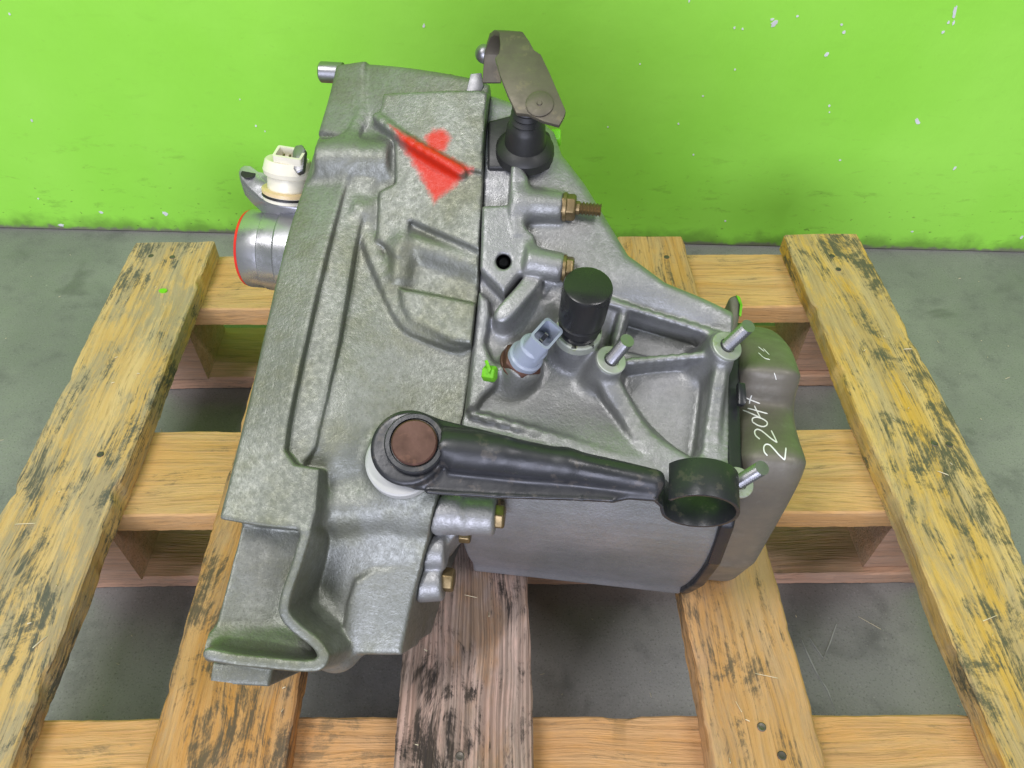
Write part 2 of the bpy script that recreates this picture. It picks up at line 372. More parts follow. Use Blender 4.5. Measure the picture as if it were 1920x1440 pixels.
RED_TRI = [(-62.1,122.5,6.0), (-19.6,102.3,6.0), (-36.7,86.7,4.0)]; RED_DOT = (-38.8,119.6,9.0)
def bell_extra(g, c, r, met):
    v = g.obj(); nz = g.noise(v, 240, 4, .7); d = None
    T = [((Vector(q)-B0)/1000).to_2d() for q in RED_TRI]; mid = (T[0]+T[1]+T[2])/3
    for i in range(3):
        e = T[(i+1) % 3]-T[i]; nn = Vector((e.y, -e.x)).normalized()
        if nn.dot(mid-T[i]) > 0: nn = -nn
        x = g.new('ShaderNodeVectorMath', operation='DOT_PRODUCT'); g.link(v, x.inputs[0]); x.inputs[1].default_value = (nn.x, nn.y, 0)
        e = g.math('SUBTRACT', x.outputs['Value'], nn.dot(T[i])); d = e if d is None else g.math('MAXIMUM', d, e)
    d = g.math('MINIMUM', d, g.math('SUBTRACT', g.dist(v, tuple((Vector(RED_DOT)-B0)/1000)), .0055))
    red = g.ramp(g.add(d, g.mul(g.add(nz, -.5), .006)), -.0012, .0044, 1, 0)
    c = g.mix(red, c, (.54, .020, .004))
    return c, r, g.mul(g.math('SUBTRACT', 1, red), met)
M['bell'] = cast('cast_aluminium_bell', (.27, .278, .258), (.17, .178, .155), .50, .22, bell_extra, 0., (.40, .56), .58)
M['case'] = cast('cast_aluminium_case', (.33, .33, .34), (.245, .25, .25), .14, .12, None, 1.7, (.38, .54), .58)
UPW = Vector((AX.z, RX.z, NX.z))          # world up in local axes
def Lc(p): return (Vector(p)-B0)/1000
def part(name, verts, faces, mat, parent=None, smooth=35, bevel=0, seg=2, label=None):
    o = obj(name, [Lc(p) for p in verts], faces, mat, parent or gearbox, smooth, bevel/1000, seg)
    if label: o['label'] = label
    return o

# ---- signed distance fields -> cast surfaces with natural fillets
def smin(x, y, k):
    h = np.maximum(k-np.abs(x-y), 0)/k
    return np.minimum(x, y)-h*h*k*.25
def smax(x, y, k): return -smin(-x, -y, k)
def poly_sd(px, py, poly):
    d = np.full(px.shape, 1e9, np.float32); ins = np.zeros(px.shape, bool); n = len(poly)
    for i in range(n):
        x0, y0 = poly[i]; x1, y1 = poly[(i+1) % n]; ex, ey = x1-x0, y1-y0
        wx, wy = px-x0, py-y0
        t = np.clip((wx*ex+wy*ey)/(ex*ex+ey*ey+1e-9), 0, 1)
        d = np.minimum(d, (wx-ex*t)**2+(wy-ey*t)**2)
        if y0 != y1:
            ins ^= ((y0 > py) != (y1 > py)) & (px < (x1-x0)*(py-y0)/(y1-y0)+x0)
    d = np.sqrt(d); return np.where(ins, -d, d)
def tps(ctrl):
    """thin-plate height surface through (a, r, n) points"""
    c = np.array(ctrl, float); m = len(c)
    def U(r2): return np.where(r2 > 1e-9, r2*np.log(r2+1e-9), 0)
    K = U(((c[:, None, :2]-c[None, :, :2])**2).sum(-1)/1e4)+np.eye(m)*.02
    P = np.c_[np.ones(m), c[:, :2]/100]
    S = np.block([[K, P], [P.T, np.zeros((3, 3))]]); w = np.linalg.solve(S, np.r_[c[:, 2], 0, 0, 0])
    def f(x, y):
        s = w[m]+w[m+1]*x/100+w[m+2]*y/100
        for i in range(m): s = s+w[i]*U(((x-c[i, 0])**2+(y-c[i, 1])**2)/1e4)
        return s
    return f
def sm(pts, k=5):
    """Catmull-Rom through the points"""
    P = np.array(pts, float); Q = np.vstack([2*P[0]-P[1], P, 2*P[-1]-P[-2]]); out = []
    for i in range(len(P)-1):
        a_, b_, c_, d_ = Q[i:i+4]
        for j in range(k):
            t = j/k; out.append(tuple(.5*(2*b_+(c_-a_)*t+(2*a_-5*b_+4*c_-d_)*t*t+(3*b_-a_-3*c_+d_)*t**3)))
    return out+[tuple(P[-1])]
class Field:
    def __init__(s, lo, hi, h):
        s.h = h; s.lo = np.array(lo, float); s.ax = [np.arange(lo[i], hi[i]+h, h, dtype=np.float32) for i in range(3)]
        s.d = np.full([len(x) for x in s.ax], 60, np.float32)
    def sub(s, lo, hi, m=14):
        sl = []
        for i in range(3):
            i0 = max(0, int((lo[i]-m-s.lo[i])/s.h)); i1 = min(len(s.ax[i]), int((hi[i]+m-s.lo[i])/s.h)+2)
            if i1 <= i0: return None
            sl.append(slice(i0, i1))
        X = s.ax[0][sl[0]][:, None, None]; Y = s.ax[1][sl[1]][None, :, None]; Zz = s.ax[2][sl[2]][None, None, :]
        return tuple(sl), X, Y, Zz
    def op(s, sl, d, k, cut=False):
        cur = s.d[sl]
        s.d[sl] = smax(cur, -d, k) if cut else smin(cur, d, k)
    def slab(s, poly, n0, top, k=4, rnd=2.5, cut=False, grow=0):
        """polygon in (A,R) raised from n0 to a height: number, plane (n, dA, dR, a0, r0) or list of (a,r,n) points"""
        P = np.array(poly); hm = top if np.isscalar(top) else max(q[2] for q in top)+4
        r_ = s.sub((P[:, 0].min(), P[:, 1].min(), n0), (P[:, 0].max(), P[:, 1].max(), hm))
        if r_ is None: return
        sl, X, Y, Zz = r_
        p2 = poly_sd(X[:, :, 0]+0*Y[:, :, 0], Y[:, :, 0]+0*X[:, :, 0], poly)[:, :, None]-grow
        if np.isscalar(top): H = np.float32(top)
        else: H = tps(top)(X+0*Y, Y+0*X).astype(np.float32)
        d = smax(smax(p2+0*Zz, (Zz-H)*.96, rnd*2), n0-Zz, 1)
        s.op(sl, d, k, cut)
    def prof(s, poly, a0, a1, k=4, rnd=2.5, shear=0., cut=False):
        """polygon in (R,N) extruded along A; shear moves R per mm of A"""
        P = np.array(poly); e = abs(shear)*(a1-a0)
        r_ = s.sub((a0, P[:, 0].min()-e, P[:, 1].min()), (a1, P[:, 0].max()+e, P[:, 1].max()))
        if r_ is None: return
        sl, X, Y, Zz = r_
        if shear == 0: p2 = poly_sd(Y[0]+0*Zz[0], Zz[0]+0*Y[0], poly)[None]
        else: p2 = poly_sd(Y-shear*(X-a1)+0*Zz, Zz+0*Y+0*X, poly)
        d = smax(p2+0*X, np.maximum(a0-X, X-a1), rnd*2)
        s.op(sl, d, k, cut)
    def cyl(s, p, q, r0, k=3, r1=None, rnd=1.5, cut=False):
        p = np.array(p, float); q = np.array(q, float); r1 = r0 if r1 is None else r1; rm = max(r0, r1)
        r_ = s.sub(np.minimum(p, q)-rm, np.maximum(p, q)+rm)
        if r_ is None: return
        sl, X, Y, Zz = r_; L = np.linalg.norm(q-p); t = (q-p)/L
        ux, uy, uz = X-p[0], Y-p[1], Zz-p[2]; al = ux*t[0]+uy*t[1]+uz*t[2]
        rad = np.sqrt(np.maximum(ux*ux+uy*uy+uz*uz-al*al, 0))
        d = smax(rad-(r0+(r1-r0)*np.clip(al/L, 0, 1)), np.abs(al-L/2)-L/2, rnd*2)
        s.op(sl, d.astype(np.float32), k, cut)
    def cap(s, p, q, r0, k=4, r1=None, cut=False, sq=None):
        p = np.array(p, float); q = np.array(q, float); r1 = r0 if r1 is None else r1; rm = max(r0, r1)
        r_ = s.sub(np.minimum(p, q)-rm, np.maximum(p, q)+rm)
        if r_ is None: return
        sl, X, Y, Zz = r_; e = q-p; L2 = (e@e)+1e-9
        ux, uy, uz = X-p[0], Y-p[1], Zz-p[2]; t = np.clip((ux*e[0]+uy*e[1]+uz*e[2])/L2, 0, 1)
        d = np.sqrt((ux-e[0]*t)**2+(uy-e[1]*t)**2+(uz-e[2]*t)**2)-(r0+(r1-r0)*t)
        s.op(sl, d.astype(np.float32), k, cut)
    def chain(s, pts, r0, k=4, r1=None, cut=False):
        n = len(pts)-1; r1 = r0 if r1 is None else r1
        for i in range(n): s.cap(pts[i], pts[i+1], r0+(r1-r0)*i/n, k, r0+(r1-r0)*(i+1)/n, cut)
    def wall(s, pts, w, depth, k=3, rnd=1.2):
        """rib: polyline (a,r,n) crest, w wide, going down by depth"""
        for p, q in zip(pts[:-1], pts[1:]):
            p = np.array(p, float); q = np.array(q, float)
            r_ = s.sub(np.minimum(p, q)-(w, w, depth), np.maximum(p, q)+(w, w, 3))
            if r_ is None: continue
            sl, X, Y, Zz = r_; e = q-p; L2 = e[0]**2+e[1]**2+1e-9
            t = np.clip(((X-p[0])*e[0]+(Y-p[1])*e[1])/L2, 0, 1)
            d2 = np.sqrt((X-p[0]-e[0]*t)**2+(Y-p[1]-e[1]*t)**2); H = p[2]+e[2]*t
            taper = np.clip((H-Zz)*.06, 0, 3)
            d = smax(smax(d2-w/2-taper+0*Zz, Zz-H, rnd*2), (H-depth)-Zz, 1)
            s.op(sl, d.astype(np.float32), k)
    def deck(s, gap=0.):
        """nothing reaches below the pallet's deck"""
        X, Y, Zz = s.ax[0][:, None, None], s.ax[1][None, :, None], s.ax[2][None, None, :]
        h = (X-B0[0])*UPW[0]+(Y-B0[1])*UPW[1]+(Zz-B0[2])*UPW[2]
        s.d = smax(s.d, (gap-h).astype(np.float32), 2)
    def mesh(s, name, mat, wob=.25, label=None, parent=None):
        d = s.d; nx, ny, nz = d.shape
        sg = d < 0
        c = np.zeros((nx-1, ny-1, nz-1), np.int8)
        for i in (0, 1):
            for j in (0, 1):
                for k in (0, 1): c += sg[i:nx-1+i, j:ny-1+j, k:nz-1+k]
        act = (c > 0) & (c < 8); idx = np.full(act.shape, -1, np.int64); ii = np.argwhere(act); idx[act] = np.arange(len(ii))
        acc = np.zeros((len(ii), 3)); cnt = np.zeros(len(ii))
        I, J, K = ii.T
        cor = [(i, j, k) for i in (0, 1) for j in (0, 1) for k in (0, 1)]
        val = {q: d[I+q[0], J+q[1], K+q[2]].astype(float) for q in cor}
        for q in cor:
            for axn in range(3):
                if q[axn] == 0:
                    q2 = list(q); q2[axn] = 1; q2 = tuple(q2)
                    v0, v1 = val[q], val[q2]; m = (v0 < 0) != (v1 < 0)
                    t = np.where(m, v0/(v0-v1+1e-12), 0)
                    for e in range(3): acc[:, e] += np.where(m, (t if e == axn else q[e]), 0)
                    cnt += m
        V = s.lo+(ii+acc/cnt[:, None])*s.h
        fs = []
        for axn in range(3):
            sh = [slice(None)]*3; s0 = list(sh); s1 = list(sh); s0[axn] = slice(0, -1); s1[axn] = slice(1, None)
            a0, a1 = sg[tuple(s0)], sg[tuple(s1)]; e = np.argwhere(a0 != a1)
            u, w_ = [(1, 2), (2, 0), (0, 1)][axn]
            ok = (e[:, u] > 0) & (e[:, w_] > 0) & (e[:, u] < d.shape[u]-1) & (e[:, w_] < d.shape[w_]-1); e = e[ok]
            flip = a1[tuple(e.T)]
            def at(du, dw):
                q = e.copy(); q[:, u] += du; q[:, w_] += dw; return idx[tuple(q.T)]
            q = np.stack([at(-1, -1), at(0, -1), at(0, 0), at(-1, 0)], 1)
            q[flip] = q[flip][:, ::-1]; fs.append(q)
        F = np.concatenate(fs); F = F[(F >= 0).all(1)]
        # relax the voxel stair-steps once
        nb = np.zeros_like(V); nc = np.zeros(len(V))
        for e0, e1 in ((0, 1), (1, 2), (2, 3), (3, 0)):
            np.add.at(nb, F[:, e0], V[F[:, e1]]); np.add.at(nc, F[:, e0], 1)
        V = V*.72+.28*nb/np.maximum(nc, 1)[:, None]
        V = (V-np.array(B0))/1000
        me = bpy.data.meshes.new(name); me.vertices.add(len(V)); me.vertices.foreach_set('co', V.astype(np.float32).ravel())
        me.loops.add(F.size); me.loops.foreach_set('vertex_index', F.astype(np.int32).ravel())
        me.polygons.add(len(F)); me.polygons.foreach_set('loop_start', np.arange(0, F.size, 4, dtype=np.int32))
        me.polygons.foreach_set('loop_total', np.full(len(F), 4, np.int32)); me.polygons.foreach_set('use_smooth', np.ones(len(F), bool))
        me.update(calc_edges=True); me.validate()
        me.materials.append(mat); o = bpy.data.objects.new(name, me); COL.objects.link(o); o.parent = parent or gearbox
        if label: o['label'] = label
        print(name, len(V), 'verts')
        return o

# ---- turned parts, hex heads, plates
def frame_of(d):
    d = Vector(d).normalized(); h = Vector((0, 0, 1)) if abs(d.z) < .9 else Vector((1, 0, 0))
    u = d.cross(h).normalized(); return d, u, d.cross(u)
def lathe(name, p, d, prof, mat, seg=28, parent=None, smooth=35, label=None, star=0):
    d, u, w = frame_of(d); p = Vector(p); vs = []; fs = []
    for (t, rr) in prof:
        for i in range(seg):
            th = 2*math.pi*i/seg; vs.append(p+d*t+(u*math.cos(th)+w*math.sin(th))*rr)
    for j in range(len(prof)-1):
        fs += [(j*seg+i, j*seg+(i+1) % seg, (j+1)*seg+(i+1) % seg, (j+1)*seg+i) for i in range(seg)]
    fs += [tuple(range(seg)), tuple((len(prof)-1)*seg+i for i in range(seg))]
    return part(name, vs, fs, mat, parent, smooth, 0, 2, label)
def stud(p, d, rad, length, mat='zinc', name='stud', parent=None, pitch=2.1, plain_len=3):
    pr = [(-6, rad), (plain_len, rad)]; t = plain_len
    while t < length-1.2:
        pr += [(t+pitch*.5, rad*.74), (t+pitch, rad)]; t += pitch
    pr += [(length, rad*.7)]
    return lathe(name, p, d, pr, M[mat], 18, parent, 14)
def hexbolt(p, d, af, h, mat='brass', name='bolt', parent=None, flange=None, rot=0, dome=.6):
    d, u, w = frame_of(d); p = Vector(p); vs = []; fs = []; R6 = af/2/math.cos(math.pi/6)
    def ring(t, rr, n=6):
        b = len(vs)
        for i in range(n):
            th = 2*math.pi*i/n+rot; vs.append(p+d*t+(u*math.cos(th)+w*math.sin(th))*rr)
        return b
    rs = [ring(-2, R6), ring(h-.9, R6), ring(h, R6*.84)]
    for j in range(2): fs += [(rs[j]+i, rs[j]+(i+1) % 6, rs[j+1]+(i+1) % 6, rs[j+1]+i) for i in range(6)]
    fs += [tuple(rs[0]+i for i in range(6)), tuple(rs[2]+i for i in range(6))]
    o = part(name, vs, fs, M[mat], parent, 40, .7, 3)
    if flange: lathe('washer', p, d, [(-.5, flange), (1.1, flange), (1.6, flange-.6), (1.6, .5)], M[mat], 24, o)
    return o
def plate(name, poly3, d, t, mat, parent=None, bevel=.6, label=None, seg=2):
    """polygon of 3-D points given thickness t against direction d"""
    d = Vector(d).normalized(); n = len(poly3); top = [Vector(p) for p in poly3]; bot = [p-d*t for p in top]
    fs = [tuple(range(n)), tuple(reversed(range(n, 2*n)))]+[(i, (i+1) % n, n+(i+1) % n, n+i) for i in range(n)]
    return part(name, top+bot, fs, mat, parent, 40, bevel, seg, label)

# ================================================================ bell housing casting
H_V = 1.05
bell = Field((-134, -206, -235), (0, 212, 34), H_V)
BH = [(-79.4,-25.4,-4.0),(-75.3,-72.2,-4.0),(-66.6,9.8,-9.0),(-49.7,-21.1,-11.0),(-39.3,-51.9,-12.0),(-20.9,-24.2,-14.0),(-14.5,2.3,-13.0),(-77.3,-102.0,-16.0),(-52.1,-99.4,-15.0),(-22.9,-81.3,-13.0),(-82.5,-136.0,-30.0),(-50.4,-129.5,-26.0),(-20.1,-111.1,-19.0),(-68.1,-152.9,-34.0),(-47.7,-159.7,-33.0),(-34.2,-173.6,-38.0),(-65.7,-183.6,-42.0),(-30.9,-142.7,-32.0),(-131.9,-29.3,-8.0),(-129.0,-107.5,-12.0),(-129.3,-153.1,-25.0),(-120.8,-187.2,-20.0),(-79.4,50.0,-10.0),(-60.5,61.1,-8.0),(-33.7,56.8,-9.0),(-12.7,47.4,-7.0),(-69.7,83.6,-5.0),(-43.8,91.7,-3.0),(-16.7,86.3,-2.0),(-74.1,112.5,-6.0),(-12.5,111.6,4.0),(-77.3,139.9,-3.0),(-49.8,145.5,3.0),(-15.9,144.6,8.0),(-93.6,172.3,-8.0),(-23.6,155.0,8.0),(-108.6,150.3,-11.0),(-123.5,56.1,-8.0),(-120.8,132.3,-14.0),(-121.1,190.7,-20.0)]
bell.slab([(-118.5,184.1),(-94.4,183.3),(-18.8,164.6),(-5.2,158.0),(0.4,106.7),(-1.5,81.9),(-0.7,57.8),(-0.4,40.9),(0.5,32.6),(1.3,-1.7),(1.6,-39.8),(-0.9,-85.8),(-6.1,-107.1),(-14.8,-128.3),(-18.7,-148.7),(-23.0,-177.6),(-40.6,-181.8),(-63.0,-186.0),(-87.1,-170.4),(-131.0,-114.7),(-125.1,61.7),(-119.1,130.8)], -235, BH, 1, 3)
# mouth flange: thick rim, step and dry ledge behind it
RIM = [(-121.7,190.2,-16.0),(-99.6,138.9,-10.0),(-121.0,135.4,-13.0),(-125.9,60.7,-3.0),(-104.5,60.7,1.0),(-127.6,-31.3,2.0),(-100.9,-29.7,6.0),(-126.9,-114.3,8.0),(-78.7,-106.3,7.0),(-91.2,180.2,-8.0)]
bell.slab([(-118.5,182.5),(-96.5,182.0),(-90.9,163.3),(-88.4,141.8),(-96.9,121.4),(-94.5,97.0),(-97.5,43.8),(-99.0,16.8),(-100.8,-21.9),(-102.3,-59.9),(-101.5,-74.0),(-94.4,-81.2),(-79.9,-82.2),(-78.0,-105.9),(-79.7,-117.8),(-88.1,-118.7),(-131.4,-115.6),(-128.4,-30.9),(-125.6,59.4),(-120.3,124.8),(-118.1,142.7)], -90, RIM, 1.2, 1.0)
bell.slab([(-105.4,97.0),(-81.5,95.2),(-83.0,47.7),(-82.6,-6.6),(-84.5,-43.2),(-86.6,-70.1),(-95.2,-86.3),(-109.2,-78.5),(-116.5,-73.0),(-114.1,-21.9),(-112.6,17.3),(-110.5,44.8)], -60, [(-91.5,74.4,-4.0),(-83.4,5.9,-1.0),(-83.2,-44.1,0.0),(-85.6,-58.3,0.0),(-91.7,-80.3,-1.0),(-81.5,93.9,-6.0)], 1.2, .8)
bell.wall(sm([(-91.0,147.1,-7.0),(-96.7,125.7,-3.0),(-106.4,109.1,-4.0)], 4), 6, 14)
# bolt boss on the rim and the lug above it
bell.cyl((-115.8,111.1,-9.0), (-69.5,112.9,-8.0), 12.5, 9)
bell.slab([(-98.6,98.8),(-77.4,96.8),(-75.4,78.5),(-76.8,65.1),(-93.2,63.8)], -60, [(-95.1,96.0,-5.0),(-77.8,95.0,-4.0),(-78.6,67.6,-10.0),(-94.6,65.4,-8.0)], 4, 2)
bell.cyl((-86.5,78.0,-11.0), (-77.0,78.1,-11.0), 7, 6)
bell.slab([(-116.8,182.0),(-96.1,182.1),(-90.9,144.8),(-97.6,125.1),(-120.7,130.1)], -60, [(-118.7,186.6,-14.0),(-98.4,182.9,-7.0),(-92.6,147.6,-5.0),(-119.3,133.2,-9.0)], 2, 1.5)
# tunnel over the shift shaft
bell.slab([(-77.9,152.1),(-17.5,153.2),(-4.7,149.7),(1.5,100.0),(-20.7,102.5),(-58.0,119.5),(-80.0,134.5),(-78.0,144.1)], -60, [(-78.7,153.3,5.0),(-16.5,149.3,13.0),(-6.9,101.8,10.0),(-58.9,120.0,7.0),(-80.3,136.9,4.0)], 1.5, 1)
bell.slab([(-67.2,121.0),(-59.0,119.5),(-22.1,103.7),(-1.4,98.9),(-0.4,78.3),(0.6,52.0),(-51.2,71.6),(-52.9,60.5),(-56.0,50.1),(-70.9,59.1),(-73.3,89.3),(-63.6,95.0)], -60, [(-66.5,119.5,2.0),(-10.5,96.7,6.0),(-9.5,57.2,3.0),(-73.0,61.9,-4.0),(-74.5,91.2,-1.0)], 1.5, 1)
bell.wall(sm([(-80.3,136.3,5.0),(-59.7,121.0,9.0),(-37.6,108.2,12.0),(-21.3,100.2,11.0)], 4), 4.5, 12, 2.5, 1)
bell.slab([(-28.6,104.0),(-21.4,103.2),(-20.0,99.8),(-22.7,98.2),(-28.2,100.6)], -10, 10.5, 1.5, 1)
# fluted flank below the tunnel
bell.cap((-51.3,60.8,-12.0), (-5.1,49.2,-10.0), 9, 5)
bell.cap((-54.8,55.5,-10.0), (-55.0,38.9,-12.0), 8, 5)
bell.slab([(-53.2,30.4),(-35.6,28.6),(2.1,23.2),(1.4,-1.6),(-18.4,-0.8),(-43.4,10.0),(-49.8,19.4)], -60, [(-52.3,29.8,-5.0),(-6.2,24.1,-2.0),(-9.7,-0.0,-3.0),(-44.1,10.9,-6.0)], 2.5, 1.5)
bell.wall(sm([(-78.4,64.6,-8.0),(-65.8,40.4,-9.0),(-48.4,13.1,-10.0),(-33.8,5.7,-10.0),(-13.1,-0.0,-10.0)], 4), 6, 8, 5, 1.5)
# release shaft boss
bell.cyl((-48.1,-68.0,-60.0), (-34.1,-74.8,7.0), 18, 10)
bell.cap((-73.4,-100.5,-24.0), (-10.6,-88.7,-20.0), 15, 8)
# starter cut-out: shallow ledge with a machined wall round it
bell.slab([(-125.1,-117.9),(-86.6,-116.8),(-87.6,-136.0),(-91.3,-153.6),(-90.3,-162.5),(-83.2,-168.9),(-73.2,-175.6),(-77.5,-182.1),(-130.6,-184.8),(-124.9,-177.0)], -46, 70, 1.5, 1.5, True)
bell.slab([(-127.6,-115.8),(-89.3,-115.4),(-84.8,-171.2),(-75.6,-180.2),(-82.2,-186.6),(-131.9,-188.6),(-131.8,-179.3)], -110, [(-127.2,-117.9,-16.0),(-119.2,-139.8,-18.0),(-130.5,-178.9,-13.0),(-117.6,-118.3,-18.0),(-114.1,-120.9,-25.0),(-97.2,-119.1,-27.0),(-104.1,-150.4,-25.0),(-114.5,-171.7,-17.0),(-104.8,-173.9,-21.0),(-84.0,-179.9,-18.0)], 1.2, 1)
bell.wall(sm([(-81.8,-117.1,7.0),(-84.3,-132.8,6.0),(-88.0,-151.5,5.0),(-87.6,-161.3,4.0),(-80.3,-168.4,2.0),(-69.2,-175.1,0.0),(-63.8,-181.2,-1.0)], 6), 5.2, 46, 1.2, .7)
bell.wall(sm([(-63.8,-181.2,-1.0),(-66.6,-185.9,-1.0),(-76.6,-187.4,0.0),(-93.5,-187.5,2.0),(-110.0,-187.3,5.0),(-124.7,-186.0,7.0)], 6), 5.6, 36, 1.2, .7)
bell.cap((-132.6,-186.0,-18.0), (-85.1,-185.4,-24.0), 8, 8)
bell.slab([(-136.5,-195.0),(-98.3,-191.8),(-99.6,-205.1),(-134.7,-207.5)], -110, -24, 1.5, 1.5)
# lower lobes
bell.cap((-86.7,-161.7,-44.0), (-69.6,-182.1,-46.0), 15, 6)
bell.slab([(-19.6,-126.8),(-50.2,-134.3),(-60.6,-141.5),(-63.6,-155.1),(-65.8,-185.4),(-28.5,-181.2),(-24.3,-147.8)], -90, [(-25.3,-129.8,-27.0),(-58.3,-142.4,-27.0),(-62.6,-161.1,-30.0),(-66.8,-186.0,-36.0),(-30.8,-181.7,-35.0)], 2, 2)
# bolt lugs on the joint face
bell.cyl((-32.8,-99.2,-28.0), (-9.9,-96.2,-22.0), 14, 6)
bell.cyl((-32.1,-122.0,-44.0), (-15.9,-118.4,-38.0), 12, 4)
bell.cyl((-34.0,-141.3,-50.0), (-21.3,-138.5,-47.0), 12, 4)
JOINT = sm([(-30.5, -210), (-27.5, -172), (-23, -135), (-15.5, -97), (-9.5, -62), (-6.2, -36), (-5.6, 0), (-6.0, 40), (-8.5, 90), (-11.0, 135), (-12, 215)], 6)
bell.slab([(60, -215)]+[(x-.12, y) for x, y in JOINT]+[(60, 215)], -300, 200, .5, .5, True)
bell.deck()
bo = bell.mesh('bell_housing', M['bell'])

# ================================================================ gear case casting
case = Field((-32, -162, -235), (158, 176, 34), H_V)
CH = [(-6.2,141.8,2.0),(6.6,114.1,2.0),(27.3,133.2,-4.0),(33.2,106.5,0.0),(53.2,100.6,-6.0),(55.2,76.0,-5.0),(75.7,62.3,-9.0),(40.3,64.2,-4.0),(64.7,40.8,-8.0),(89.8,44.0,-11.0),(108.9,44.6,-13.0),(122.7,28.2,-15.0),(152.8,39.1,-20.0),(145.2,24.5,-18.0),(-0.2,49.6,-10.0),(16.2,12.8,-17.0),(-1.6,3.2,-12.0),(32.1,-18.0,-20.0),(58.4,-28.4,-20.0),(87.0,15.0,-26.0),(123.1,9.2,-30.0),(111.7,-29.4,-22.0),(91.4,-57.3,-16.0),(67.0,-56.6,-16.0),(18.7,-39.3,-16.0),(-2.9,-41.8,-14.0),(138.6,-20.9,-20.0),(144.8,-58.5,-12.0),(36.4,-62.0,-22.0),(5.0,-64.9,-24.0)]
case.slab([(-22.9,161.7),(10.1,154.6),(29.9,140.8),(36.0,125.2),(52.7,106.5),(65.9,87.8),(81.7,65.1),(104.7,50.8),(151.7,36.1),(150.7,15.7),(153.0,-64.0),(109.4,-69.9),(73.5,-66.1),(1.7,-48.6),(-9.9,-80.5),(-20.9,-90.6),(-16.4,-41.0),(-16.8,0.7),(-15.8,32.3),(-20.2,81.8)], -235, CH, 1, 3.5)
FRONT = sm([(24, -34), (-20, -24), (-64, -9), (-87, -24), (-108, -57), (-122, -106), (-130, -159), (-131, -182)], 5)
case.prof([(60, -90)]+FRONT+[(-40, -240), (80, -240)], -6, 150, 5, 1)
case.prof([(-134, -168), (-134, -160), (-128, -150), (-100, -150), (-100, -180)], -6, 149, 1.5, .8)
# raised rear half, its edge runs down to the mount boss
case.wall(sm([(46.6,37.6,-8.0),(62.0,35.9,-10.0),(81.9,32.0,-11.0),(110.0,26.5,-13.0),(137.2,20.9,-16.0)], 4), 3.5, 18)
case.wall(sm([(82.1,31.3,-13.0),(77.7,7.6,-14.0)], 4), 4.5, 16)
# pockets of the mounting face
case.slab([(85.6,28.0),(134.8,17.2),(114.5,6.3),(81.9,10.5)], -36, 20, 4, 4, True)
case.slab([(87.8,-3.1),(132.8,1.1),(133.4,-49.6),(125.2,-55.9),(100.9,-34.0),(84.1,-16.4)], -29, 20, 5, 5, True)
SD = Vector((6.5, 6, 20)).normalized()
def boss(p, rr, top, depth, k=7):
    p = Vector(p); case.cyl(tuple(p-SD*depth), tuple(p+SD*top), rr*1.25, k, rr, 1)
S1, S2, S3 = (75.8,-3.6,-4.0), (141.2,11.6,-8.0), (150.5,-66.1,-4.0)
boss(S1, 9, 0, 34); boss(S2, 9.6, 0, 40); boss(S3, 9, 0, 34)
case.slab([(134.9,15.9),(144.5,21.7),(149.6,17.2),(150.3,1.2),(139.6,-3.6),(134.7,3.0)], -60, -12, 3, 3)
case.wall(sm([(83.7,-2.2,-9.0),(105.3,2.7,-13.0),(132.3,7.2,-11.0)], 4), 3.4, 24)
case.wall(sm([(75.4,-13.6,-10.0),(85.3,-27.0,-14.0),(104.2,-49.6,-13.0),(135.9,-64.4,-10.0)], 4), 9, 30, 5, 2)
case.wall(sm([(139.2,-0.7,-10.0),(137.2,-28.4,-14.0),(134.8,-59.5,-12.0)], 4), 7, 26, 5, 2)
# shelf edge above the lever
case.wall(sm([(-0.7,-41.0,-10.0),(35.3,-47.2,-12.0),(75.9,-56.8,-12.0),(106.8,-68.3,-12.0)], 4), 4, 14)
# support bracket by the joint
case.slab([(-7.4,80.4),(7.7,82.3),(13.6,74.6),(25.2,65.4),(26.8,55.6),(18.4,41.1),(11.0,28.7),(4.8,34.1),(-4.1,41.2)], -40, [(-6.5,78.4,9.0),(7.5,80.2,9.0),(25.3,58.8,6.0),(-2.5,42.5,8.0),(12.7,29.8,6.0)], 2.5, 1.5)
case.cyl((11.7,38.4,30.0), (4.9,60.6,-30.0), 4.4, 1, None, 1, True)
case.slab([(7.4,105.6),(13.6,106.8),(18.1,100.2),(20.0,63.3),(13.2,62.8),(8.3,79.1)], -30, [(10.0,103.2,13.0),(16.6,99.6,11.0),(20.0,64.6,7.0),(9.4,78.7,11.0)], 2, 2)
case.cyl((12.8,85.9,2.0), (40.2,86.0,2.0), 10.0, 5, 8.6)
case.cyl((21.3,50.1,2.0), (43.7,48.7,0.0), 9.5, 5, 8.6)
case.slab([(-6.7,105.6),(5.4,106.5),(7.6,86.3),(-8.3,85.1)], -40, -12, 2, 2)
case.wall(sm([(11.0,15.8,4.0),(18.6,26.2,4.0),(27.1,39.6,3.0)], 4), 9, 40, 2)
case.slab([(3.7,18.2),(24.0,33.4),(40.0,33.4),(43.1,20.3),(26.8,5.7),(16.1,1.5),(6.0,7.2)], -60, [(5.6,10.4,-12.0),(27.9,27.7,-8.0),(40.9,23.5,-12.0),(17.2,4.3,-16.0)], 5, 4)
case.slab([(-5.0,31.8),(1.5,27.4),(3.2,17.7),(2.0,1.3),(5.9,-6.1),(11.8,-13.9),(10.4,-24.1),(4.4,-31.0),(0.9,-38.2),(-5.1,-39.4),(-5.5,0.6)], -40, [(-3.5,27.0,-4.0),(0.6,2.0,-7.0),(9.1,-16.8,-6.0),(-2.8,-36.5,-8.0)], 2.5, 1.8)
